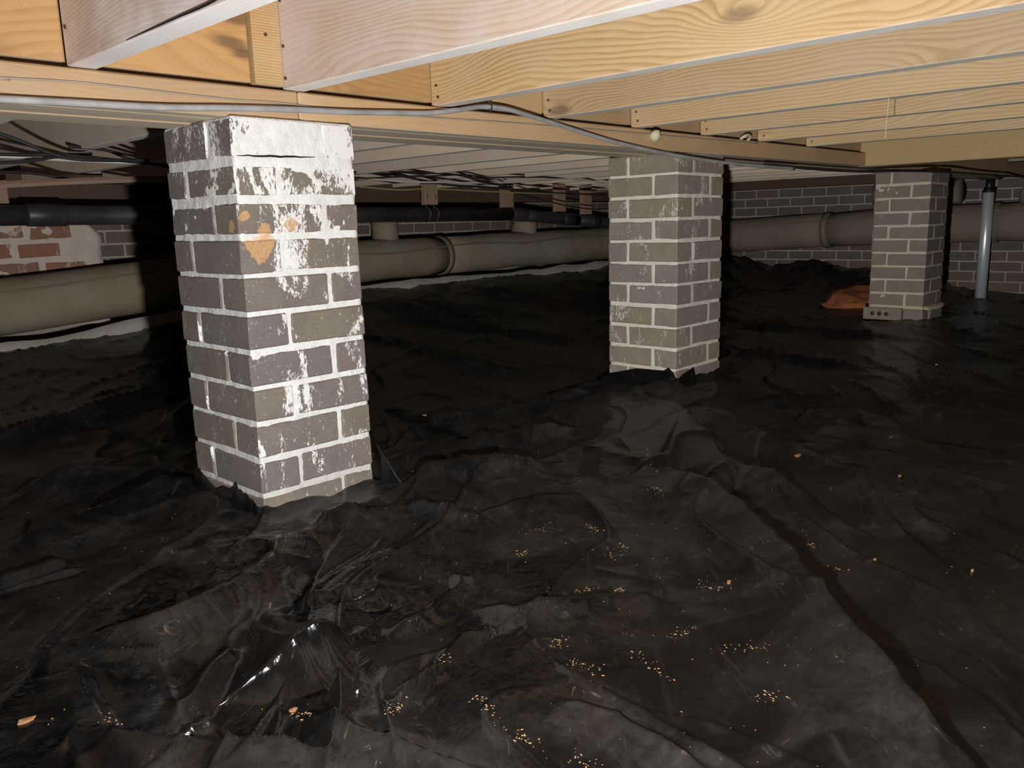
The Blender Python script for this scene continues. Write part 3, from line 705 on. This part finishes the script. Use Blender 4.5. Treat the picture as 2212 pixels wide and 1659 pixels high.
def pleat(A, B, r, top):
    """a stiff crease of the sheet standing a little proud, with a rounded glossy crest"""
    A, B = Vector((*A, 0)), Vector((*B, 0)); ax = B - A; hz = ax.normalized(); nr = Vector((hz.y, -hz.x, 0))
    b = BM(); rows = []; N = 30
    for i in range(N + 1):
        t = i / N; env = (t / .75) if t < .75 else max(0, 1 - ((t - .75) / .25) ** 2)
        env = max(env, .02); p = A + ax * t + nr * .004 * mnoise.noise((A + ax * t) * 40)
        g0 = gz(p.x, p.y) - .003; hh = .003 + top * env; rr = r * (.25 + .75 * env)
        row = []
        for (o_, z_) in ((1.5 * hh + rr + .006, 0), (.75 * hh + rr, .22), (.28 * hh + rr, .60)): row.append(Vector((p.x, p.y, g0 + hh * z_)) + nr * o_)
        for a_ in (5, 25, 45, 70, 100, 135): row.append(Vector((p.x, p.y, g0 + hh - rr * .7)) + nr * math.cos(math.radians(a_)) * rr + Vector((0, 0, math.sin(math.radians(a_)) * rr)))
        for (o_, z_) in ((.7 * hh + rr, .62), (1.7 * hh + rr, .25), (3.0 * hh + rr + .01, 0)): row.append(Vector((p.x, p.y, g0 + hh * z_)) - nr * o_)
        rows.append([b.verts.new(v) for v in row])
    for r0, r1 in zip(rows, rows[1:]):
        for q_ in range(len(r0) - 1): b.faces.new((r0[q_], r1[q_], r1[q_ + 1], r0[q_ + 1]))
    obj('pleat', b, M['plastic'], sheet, smooth=True)
pleat((.415, .917), (.590, .893), .0075, .052)
pleat((.330, .870), (.396, .873), .0045, .024)
pleat((.290, 1.460), (.450, 1.437), .0032, .011)
pleat((.630, 1.203), (.735, 1.163), .0045, .022)
pleat((.575, 1.273), (.640, 1.250), .0028, .010)
pleat((.545, 1.035), (.600, 1.020), .0030, .014)
pleat((.640, .985), (.720, .965), .0030, .018)

# ------------------------------------------------------------------ clay bank showing through the torn plastic
b = BM(); bmesh.ops.create_icosphere(b, subdivisions=4, radius=1)
for v in b.verts:
    p = v.co.copy(); v.co = Vector((HOLE[0] + p.x * .33, HOLE[1] + p.y * .20, -.56 + p.z * .10)) + mnoise.noise_vector(p * 2.2) * .03 + mnoise.noise_vector(p * 7) * .008
tag(obj('clay_mound', b, M['clay'], loc=(HOLE[0], HOLE[1], -.6), smooth=True), 'rust-red clay bank bare through torn plastic beside the far pier', 'clay mound')

# ------------------------------------------------------------------ ducts, pipe and wall things at the back
def duct(name, pts, r, mat, label, seams=(), n=5, sides=28, seed=0, wob=.06, long_seam=True):
    P = smooth_path(pts, n); root = empty(name, P[0], label, 'air duct')
    cuts = [0] + [int(s * (len(P) - 1)) for s in seams] + [len(P) - 1]
    for a, c in zip(cuts, cuts[1:]):
        b = BM(); seg = P[a:c + 1]
        if len(seg) < 6:
            seg = [seg[0].lerp(seg[-1], t / 8) for t in range(9)]
        nn = len(seg)
        def rf(i, t):
            e = min(i, nn - 1 - i); k = 1 - .05 * math.exp(-e * .9)
            pp = seg[i]
            return r * k * (1 + wob * mnoise.noise(Vector((pp.x * 3 + seed, pp.y * 3 + math.cos(t) * .7, math.sin(t) * .7))))
        tube(b, seg, r, sides, True, rf); obj('sleeve', b, mat, root, smooth=True)
    for s in cuts[1:-1]:
        b = BM(); a0 = max(s - 1, 0); seg = [P[s].lerp(P[a0], .10), P[s], P[s].lerp(P[min(s + 1, len(P) - 1)], .10)]
        tube(b, seg, r * 1.02, sides); obj('seam_band', b, M['tape'], root, smooth=True)
    if long_seam:
        b = BM(); S = []
        for i, pp in enumerate(P):
            d = (P[min(i + 1, len(P) - 1)] - P[max(i - 1, 0)]).normalized(); side = d.cross(Vector((0, 0, 1))).normalized()
            ang = .55 + .25 * mnoise.noise(pp * 1.7)
            S.append(pp + (side * long_dir * math.cos(ang) + Vector((0, 0, 1)) * math.sin(ang)) * r * 1.005)
        tube(b, S, .006, 6); obj('long_seam', b, M['tape'], root, smooth=True)
    return root
long_dir = 1
duct('air_duct', [(-1.5, 4.18, -.43), (.2, 4.18, -.36), (1.08, 4.18, -.308), (1.70, 4.18, -.266), (2.4, 4.19, -.235), (3.12, 4.2, -.212), (3.74, 4.2, -.206), (5.0, 4.2, -.196), (6.1, 4.2, -.19)], .128, M['duct'],
     'long fat olive-brown insulated duct lying along the back wall', (.75,), seed=3)
b = BM()
Q = smooth_path([(-1.0, 4.07, -.50), (1.08, 4.07, -.455), (1.72, 4.07, -.40), (3.12, 4.07, -.345), (4.4, 4.07, -.345), (6.0, 4.07, -.325)], 14)
for i in range(len(Q) - 1):
    a, c = Q[i], Q[i + 1]; ha = .000 + .026 * mnoise.noise(a * 4); hc = .000 + .026 * mnoise.noise(c * 4)
    vv = [b.verts.new(p) for p in ((a.x, a.y, a.z - .09), (c.x, c.y, c.z - .09), (c.x, c.y + .012, c.z + hc), (a.x, a.y + .012, a.z + ha))]
    b.faces.new(vv)
bmesh.ops.remove_doubles(b, verts=b.verts, dist=.0005)
ls = obj('liner_strip', b, M['liner'], loc=(1.08, 4.07, -.5), smooth=True); so = ls.modifiers.new('s', 'SOLIDIFY'); so.thickness = .008
tag(ls, 'pale torn strip of wall lining showing under the long duct', 'lining')
for (x, w_, z1, lean, lab) in ((3.32, .085, .035, 0, 'short stub pipe rising from the long duct behind the drain pipe, nearer one'), (4.62, .095, .015, .03, 'short flared stub pipe on the long duct, below the drain pipe joint')):
    b = BM(); tube(b, [(x, 4.24, -.09), (x + lean * .5, 4.24, -.03), (x + lean, 4.24, z1)], w_, 20, True, lambda i, t: w_ * (1.0, .97, 1.02)[i])
    tag(obj('stub_pipe', b, M['duct'], loc=(x, 4.24, -.09), smooth=True), lab, 'pipe')

pipe = empty('drain_pipe', (1.1, 3.95, .08), 'long black plastic drain pipe hung below the joists at the back', 'pipe')
PR = .043
sect = [((-1.5, .094), (1.20, .0865)), ((1.20, .0865), (4.25, .0535)), ((4.25, .0535), (4.9, .005)), ((4.9, .005), (6.0, -.075))]
for a, c in sect:
    b = BM(); tube(b, [(a[0], 3.95, a[1]), ((a[0] + c[0]) / 2, 3.95, (a[1] + c[1]) / 2 - .002), (c[0], 3.95, c[1])], PR, 20); obj('pipe_length', b, M['black_pipe'], pipe, smooth=True)
for (x, z, l) in ((1.26, .086, .16), (4.25, .0535, .14), (4.78, .014, .12), (5.1, -.009, .10)):
    b = BM(); sl = -.011 if x < 4.2 else -.07
    tube(b, [(x - l / 2, 3.95, z - sl * l / 2), (x - l / 2 + .004, 3.95, z - sl * l / 2), (x + l / 2 - .004, 3.95, z + sl * l / 2), (x + l / 2, 3.95, z + sl * l / 2)], PR * 1.12, 20, True, lambda i, t: PR * (1.05, 1.12, 1.12, 1.05)[i])
    obj('coupling', b, M['black_pipe'], pipe, smooth=True)
for i, (x0, z0, z1, lab) in enumerate(((3.40, .121, .262, 'wooden hanger block strapped over the drain pipe, largest of the row'), (4.09, .100, .262, 'wooden hanger block above the drain pipe joint, second of the row'),
                              (4.645, .068, .262, 'wooden hanger block, third along the drain pipe towards the middle pier'), (4.955, .045, .262, 'wooden hanger block, fourth along the drain pipe, beside the middle pier'))):
    b = BM(); box(b, x0, x0 + .105, 3.93, 3.968, z0 , z1, .002)
    blk = obj('hanger_block', b, M['block_wood'], loc=(x0, 3.94, z0)); tag(blk, lab, 'wood block')
    if i < 2:
        for sx in ((.018, .085) if i == 0 else (.09,)):
            b = BM(); P = []
            zc = .0865 - (x0 - 1.2) * .0108
            P.append((x0 + sx, 3.925, z0 + .06))
            for t in range(9):
                a = math.pi * (1 - t / 8) ; P.append((x0 + sx, 3.95 - math.sin(math.pi * t / 8) * (PR + .003) if True else 0, zc + math.cos(math.pi * t / 8) * (PR + .003)))
            tube(b, P, .004, 6); tag(obj('strap', b, M['strap'], blk, smooth=True), 'rusty strap looped under the pipe')
b = BM(); box(b, .96, 1.135, 3.98, 4.02, .137, .255, .002); tag(obj('wood_block', b, M['block_wood'], loc=(1.0, 4.0, .137)), 'short tan wood block above the drain pipe at the left edge', 'wood block')
b = BM(); box(b, .955, 1.095, 3.97, 3.98, .150, .262, .001); 
b.free()

# broken red brick pier at the left
rp = empty('red_brick_pier', (1.2, 4.5, -.45), 'broken red brick stub pier smeared with mortar behind the long duct', 'pier')
b = BM(); N1, N2 = 46, 36
x0, x1, za, zb_ = .30, 1.66, -.45, .055
vv = []
for i in range(N1 + 1):
    col = []
    for j in range(N2 + 1):
        z = za + (zb_ - za) * j / N2
        xe = x1 - .05 * max(0, (z - .0)) / .05 + .025 * mnoise.noise(Vector((0, 3, z * 14)))
        x = x0 + (xe - x0) * i / N1
        p = Vector((x, 4.45, z)); col.append(b.verts.new((x, 4.452 +   .011 * mnoise.noise(p * 13) + .007 * mnoise.noise(p * 40), z)))
    vv.append(col)
for i in range(N1):
    for j in range(N2): b.faces.new((vv[i][j], vv[i + 1][j], vv[i + 1][j + 1], vv[i][j + 1]))
edge = [vv[i][0] for i in range(N1 + 1)] + [vv[N1][j] for j in range(1, N2 + 1)] + [vv[i][N2] for i in range(N1 - 1, -1, -1)] + [vv[0][j] for j in range(N2 - 1, 0, -1)]
bk = [b.verts.new((v.co.x, 4.60, v.co.z)) for v in edge]
for i in range(len(edge)): j = (i + 1) % len(edge); b.faces.new((edge[j], edge[i], bk[i], bk[j]))
b.faces.new(bk)
obj('mortar', b, M['mortar_red'], rp, smooth=True)
rv = [brick_mesh('brick', .185, .06, .062, M['brick_red'], 300 + i, .004, .004, .002) for i in range(4)]
rs = random.Random(9)
for r in range(5):
    z = .018 - r * .089; x = 1.48 - (.11 if r % 2 else 0) - (0 if r else .05)
    while x > .4:
        put('brick', rs.choice(rv), (x, 4.475 + rs.uniform(-.004, .003), z + (x - 1.2) * -.01), rp, (0, rs.uniform(-.02, .02), 0)); x -= .212

# right wall ducts
long_dir = 1
duct('air_duct', [(6.32, 4.0, -.175), (6.32, 3.27, -.153), (6.32, 2.24, -.108), (6.32, 1.74, -.09), (6.32, .4, -.092)], .131, M['duct_right'], 'brown insulated duct along the right wall behind the middle and far piers', (.4, .8), seed=8)
duct('flex_duct', [(6.34, 2.3, .125), (6.33, 1.95, .12), (6.32, 1.80, .122), (6.31, 1.72, .125)], .085, M['duct_flex'], 'upper olive flexible duct end between far pier and steel post', (.6,), seed=12, long_seam=False)
duct('flex_duct', [(6.02, 1.245, .125), (6.0, 1.16, .075), (5.97, 1.05, .02), (5.93, .92, -.01), (5.9, .6, -.02)], .112, M['duct_flex'], 'big crumpled flexible duct right of the steel post', (.5,), seed=15, wob=.14, long_seam=False)

# adjustable steel post
post = empty('jack_post', (6.06, 1.49, -.565), 'shiny galvanised steel jack post standing near the right wall', 'steel post')
b = BM(); tube(b, [(6.06, 1.49, -.58), (6.06, 1.49, -.2), (6.06, 1.49, .115)], .034, 24); obj('tube', b, M['steel'], post, smooth=True)
b = BM(); tube(b, [(6.06, 1.49, .11), (6.06, 1.49, .19)], .022, 16); obj('screw', b, M['black_steel'], post, smooth=True)
b = BM(); box(b, 6.0, 6.12, 1.43, 1.55, .187, .1995, .002); obj('top_plate', b, M['black_steel'], post)
b = BM(); tube(b, [(6.06, 1.49, .105), (6.06, 1.49, .125)], .037, 24); obj('collar', b, M['black_steel'], post, smooth=True)

# ------------------------------------------------------------------ cables
T = [(-2.3, .21), (-1.2, .206), (-.4, .205), (.20, .198), (.358, .198), (.405, .197), (.52, .2), (.651, .204), (.768, .212), (.9, .219), (1.026, .224), (1.144, .231), (1.234, .237), (1.309, .248), (1.374, .26), (1.419, .265), (1.481, .265), (1.58, .253), (1.705, .235), (1.882, .212), (2.06, .196), (2.259, .183), (2.484, .174), (2.774, .169), (3.032, .168)]
cable('power_cable', [(x, 1.402 if z < .25 else 1.406, z) for x, z in T], .0058, M['cable_grey'], 'thick dusty grey cable running along the front of the girder', 'cable')
T = [(-2.3, .235), (-1.0, .226), (-.2, .232), (.378, .228), (.413, .229), (.509, .233), (.615, .232), (.709, .23), (.796, .229), (.871, .231), (1.06, .228), (1.26, .231), (1.506, .236), (1.761, .239), (2.096, .242), (2.508, .245), (2.764, .248)]
cable('thin_wire', [(x, 1.4155, z) for x, z in T], .0016, M['thin_wire'], 'thin pale wire stapled along the girder ledger above the thick cable', 'wire')
def xz(y, pts, dz=0): return [(x, y + .02 * mnoise.noise(Vector((x * 3, y, 0))), z + dz) for x, z in pts]
cable('white_cable', xz(3.3, [(2.25, .238), (2.431, .231), (2.713, .216), (2.993, .216), (3.161, .216), (3.526, .224), (3.809, .246), (4.162, .250), (4.431, .234), (4.875, .225)]), .0048, M['cable_white'], 'white cable sagging between the nearest and middle piers', 'cable')
cable('yellow_cable', xz(3.4, [(2.315, .209), (2.502, .196), (2.762, .18), (2.982, .187), (3.437, .176), (4.145, .167), (4.534, .19), (4.909, .206)]), .004, M['cable_yellow'], 'yellowish cable sagging just below the white cable at the back', 'cable')
cable('white_cable', xz(2.9, [(.5, .242), (.782, .239), (.921, .236), (1.03, .234), (1.221, .232), (1.316, .231), (1.6, .235)]), .0042, M['cable_white'], 'white cable left of the nearest pier', 'cable')
BK = [('black cable running just above the white cable left of the nearest pier', 2.8, [(.5, .245), (.756, .24), (.792, .237), (.956, .241), (1.079, .236), (1.271, .221), (1.5, .222)], .005),
      ('black cable drooping under the joists at the left edge', 2.85, [(.5, .205), (.766, .215), (.879, .224), (.973, .242), (1.071, .253)], .005),
      ('black cable slanting from the joists above the white cable by the nearest pier', 3.4, [(2.2, .262), (2.482, .262), (2.737, .256), (3.083, .212), (3.438, .199), (4.01, .172), (4.534, .166)], .006),
      ('short black cable crossing the white cable above the first hanger block', 3.25, [(2.65, .26), (2.807, .258), (3.061, .25), (3.231, .217), (3.412, .202)], .005),
      ('black cable close under the joists between nearest and middle piers', 3.2, [(2.2, .222), (2.384, .22), (2.603, .231), (2.842, .24), (3.034, .250), (3.239, .241), (3.5, .25)], .004),
      ('black cable drooping past the hanger blocks near the middle pier', 3.5, [(3.4, .25), (3.619, .225), (3.738, .18), (3.948, .145), (4.266, .095), (4.614, .072), (5.0, .10)], .004),
      ('black cable slanting across the large joist at the left', 2.5, [(.6, .30), (.694, .27), (.756, .25), (.836, .217), (.913, .205), (1.1, .21)], .005),
      ('short black cable slanting under the second far joist at the left', 2.7, [(.95, .258), (1.018, .257), (1.071, .25), (1.138, .226), (1.3, .20)], .005),
      ('black cable above the tan strip at the left', 3.6, [(.7, .235), (1.041, .24), (1.137, .237), (1.236, .221), (1.339, .208), (1.7, .20)], .006)]
for lab, y, pts, r in BK: cable('black_cable', xz(y, pts), r, M['cable_black'], lab)
cable('black_cable', [(2.80, 1.404, .176), (3.382, 1.405, .172), (3.75, 1.40, .176), (3.9, 1.36, .180), (4.45, 1.3, .185), (5.2, 1.33, .19), (6.3, 1.35, .2)], .006, M['cable_black'], 'black cable under the cross beam passing in front of the far pier', 'cable')
P = smooth_path(xz(3.5, [(.6, .178), (.93, .185), (1.014, .19), (1.216, .203), (1.485, .216), (1.8, .225)]), 4)
b = BM()
tube(b, P, .012, 4); tag(obj('furring_strip', b, M['block_wood'], loc=P[0]), 'long thin tan wood strip hanging below the joists at the left', 'wood strip')

# small things on the girder
b = BM(); tube(b, [(2.112, 1.412, .250), (2.112, 1.408, .246), (2.112, 1.406, .234), (2.112, 1.409, .222)], .015, 12, True, lambda i, t: (.012, .016, .017, .009)[i])
tag(obj('cable_clip', b, M['clip'], loc=(2.112, 1.41, .236), smooth=True), 'cream plastic cable clip on the ledger above the middle pier', 'cable clip')
b = BM(); tube(b, smooth_path([(2.64, 1.415, .256), (2.64, 1.40, .264), (2.66, 1.398, .268), (2.68, 1.40, .262), (2.685, 1.412, .254)], 4), .005, 8)
tag(obj('cable_staple', b, M['clip'], loc=(2.66, 1.41, .256), smooth=True), 'small tan staple on the ledger right of the middle pier', 'staple')
b = BM(); tube(b, smooth_path([(1.409, 1.412, .27), (1.412, 1.396, .276), (1.420, 1.392, .262), (1.424, 1.402, .252), (1.43, 1.41, .262)], 4), .0018, 6)
tag(obj('wire_tie', b, M['cable_black'], loc=(1.415, 1.41, .26), smooth=True), 'twisted wire tie holding the thick cable to the third joist', 'wire tie')
b = BM(); tube(b, smooth_path([(2.05, .727, .259), (2.052, .728, .235), (2.049, .729, .205), (2.044, .727, .178), (2.041, .728, .168)], 4), .0008, 5)
tag(obj('cobweb_strand', b, M['web'], loc=(2.05, .727, .259), smooth=True), 'dusty cobweb strand dangling from a tan joist', 'cobweb')

# ------------------------------------------------------------------ debris on the sheet
CL = [((1.407, .937), (1.354, .88)), ((1.164, .92), (1.133, .88)), ((.951, .896), (.986, .918)), ((1.058, .797), (1.124, .801)), ((.918, .754), (.961, .742)), ((.972, .71), (.945, .678)), ((.897, .574), (.945, .559)), ((.771, .666), (.789, .67)),
      ((.759, .629), (.761, .589)), ((.831, .581), (.803, .506)), ((.616, .659), (.594, .603)), ((.593, .598), (.594, .536)), ((.612, .509), (.597, .44)), ((1.081, .633), (1.065, .572)), ((1.339, .591), (1.329, .549)), ((1.26, .535), (1.251, .471)),
      ((.916, .51), (.936, .444)), ((.843, .41), (.847, .383)), ((.457, .82), (.468, .778)), ((.631, .751), (.655, .76)), ((.521, .716), (.548, .715)), ((1.06, .99), (1.099, .923)), ((1.132, 1.396), (1.222, 1.31)), ((1.68, 1.148), (1.498, .986)), ((.301, .957), (.297, .919))]
rs = random.Random(3); pts = []
for a, c in CL:
    for i in range(26):
        t = rs.random(); pts.append((a[0] + (c[0] - a[0]) * t + rs.gauss(0, .006), a[1] + (c[1] - a[1]) * t + rs.gauss(0, .006), rs.choice((.0004, .0005, .0006, .0010))))
for i in range(330):
    a, d = rs.uniform(.15, 1.45), rs.uniform(.6, 2.2); pts.append((d * math.cos(a), d * math.sin(a), rs.choice((.0004, .0005, .0007))))
PX = np.array([[p[0], p[1]] for p in pts]); PZ = sheet_height(PX[:, :1], PX[:, 1:])[:, 0]
vs_, fs_ = [], []
for (x, y, s), z in zip(pts, PZ):
    a = rs.uniform(0, 6.28); l = s * rs.uniform(1, 2.6); k0 = len(vs_)
    for (u, v, ww) in ((-l, -s, 0), (l, -s * .6, 0), (l * .7, s, 0), (-l * .8, s * .7, 0), (0, 0, s * .9)):
        vs_.append((x + u * math.cos(a) - v * math.sin(a), y + u * math.sin(a) + v * math.cos(a), z + ww + .0003))
    fs_ += [(k0, k0 + 1, k0 + 4), (k0 + 1, k0 + 2, k0 + 4), (k0 + 2, k0 + 3, k0 + 4), (k0 + 3, k0, k0 + 4), (k0 + 3, k0 + 2, k0 + 1, k0)]
me = bpy.data.meshes.new('sawdust'); me.from_pydata(vs_, [], fs_); finish(me, M['sawdust'])
o = bpy.data.objects.new('sawdust', me); C.objects.link(o); tag(o, 'tan sawdust flecks scattered over the black plastic', 'sawdust', kind='stuff')
CH = [(.229, 1.007, .016, 'chip_wood', 'triangular rust-coloured wood chip near the lower left corner'), (1.847, .818, .018, 'chip_wood', 'largest orange wood chip on the plastic right of the long ridge'), (1.602, .742, .013, 'chip_wood', 'orange wood chip by the dark fold, in front of the largest chip'),
      (1.774, .561, .008, 'chip_wood', 'small tan chip on the dark plastic right of the other chips'), (1.529, 1.818, .016, 'chip_wood', 'flat brown wood chip between the nearest and middle piers'), (.464, .825, .011, 'chip_wood', 'orange chip with a sawdust trail in the lower left foreground'),
      (.336, .843, .016, 'chip_wood', 'forked tan wood splinter at the foot of the shiny spike fold'), (1.306, .443, .009, 'sawdust', 'pale tan chip right of the long ridge, below the other chips'), (1.361, .314, .008, 'sawdust', 'small pale chip nearest the right edge of the plastic'),
      (1.082, .581, .009, 'chip_wood', 'orange chip at the end of a sawdust trail left of the long ridge'), (2.018, 1.227, .007, 'scrap', 'tiny white scrap on the ridge in front of the middle pier'), (3.355, .955, .016, 'scrap', 'shiny bluish white scrap on the dark plastic before the far pier'),
      (.53, .783, .004, 'scrap', 'tiny white scrap in the centre left foreground')]
for i, (x, y, s, mt, lab) in enumerate(CH):
    s *= .72
    rs = random.Random(40 + i); b = BM(); z = gz(x, y); n = 6; A = rs.uniform(0, 3)
    top = []; bot = []
    for q_ in range(n):
        t = A + 2 * math.pi * q_ / n; rr = s * rs.uniform(.6, 1.1); e = (math.cos(t) * rr, math.sin(t) * rr * .55)
        top.append(b.verts.new((x + e[0], y + e[1], z + .0018 + rs.uniform(0, .003)))); bot.append(b.verts.new((x + e[0] * .9, y + e[1] * .9, z + .0005)))
    b.faces.new(top); b.faces.new(bot[::-1])
    for q_ in range(n): b.faces.new((bot[q_], bot[(q_ + 1) % n], top[(q_ + 1) % n], top[q_]))
    tag(obj('wood_chip' if mt != 'scrap' else 'white_scrap', b, M[mt], loc=(x, y, z)), lab, 'wood chip' if mt != 'scrap' else 'scrap')

# ------------------------------------------------------------------ lift everything so that the ground is at zero
for o in bpy.data.objects:
    if o.parent is None and o.type in ('MESH', 'EMPTY'): o.location.z += H
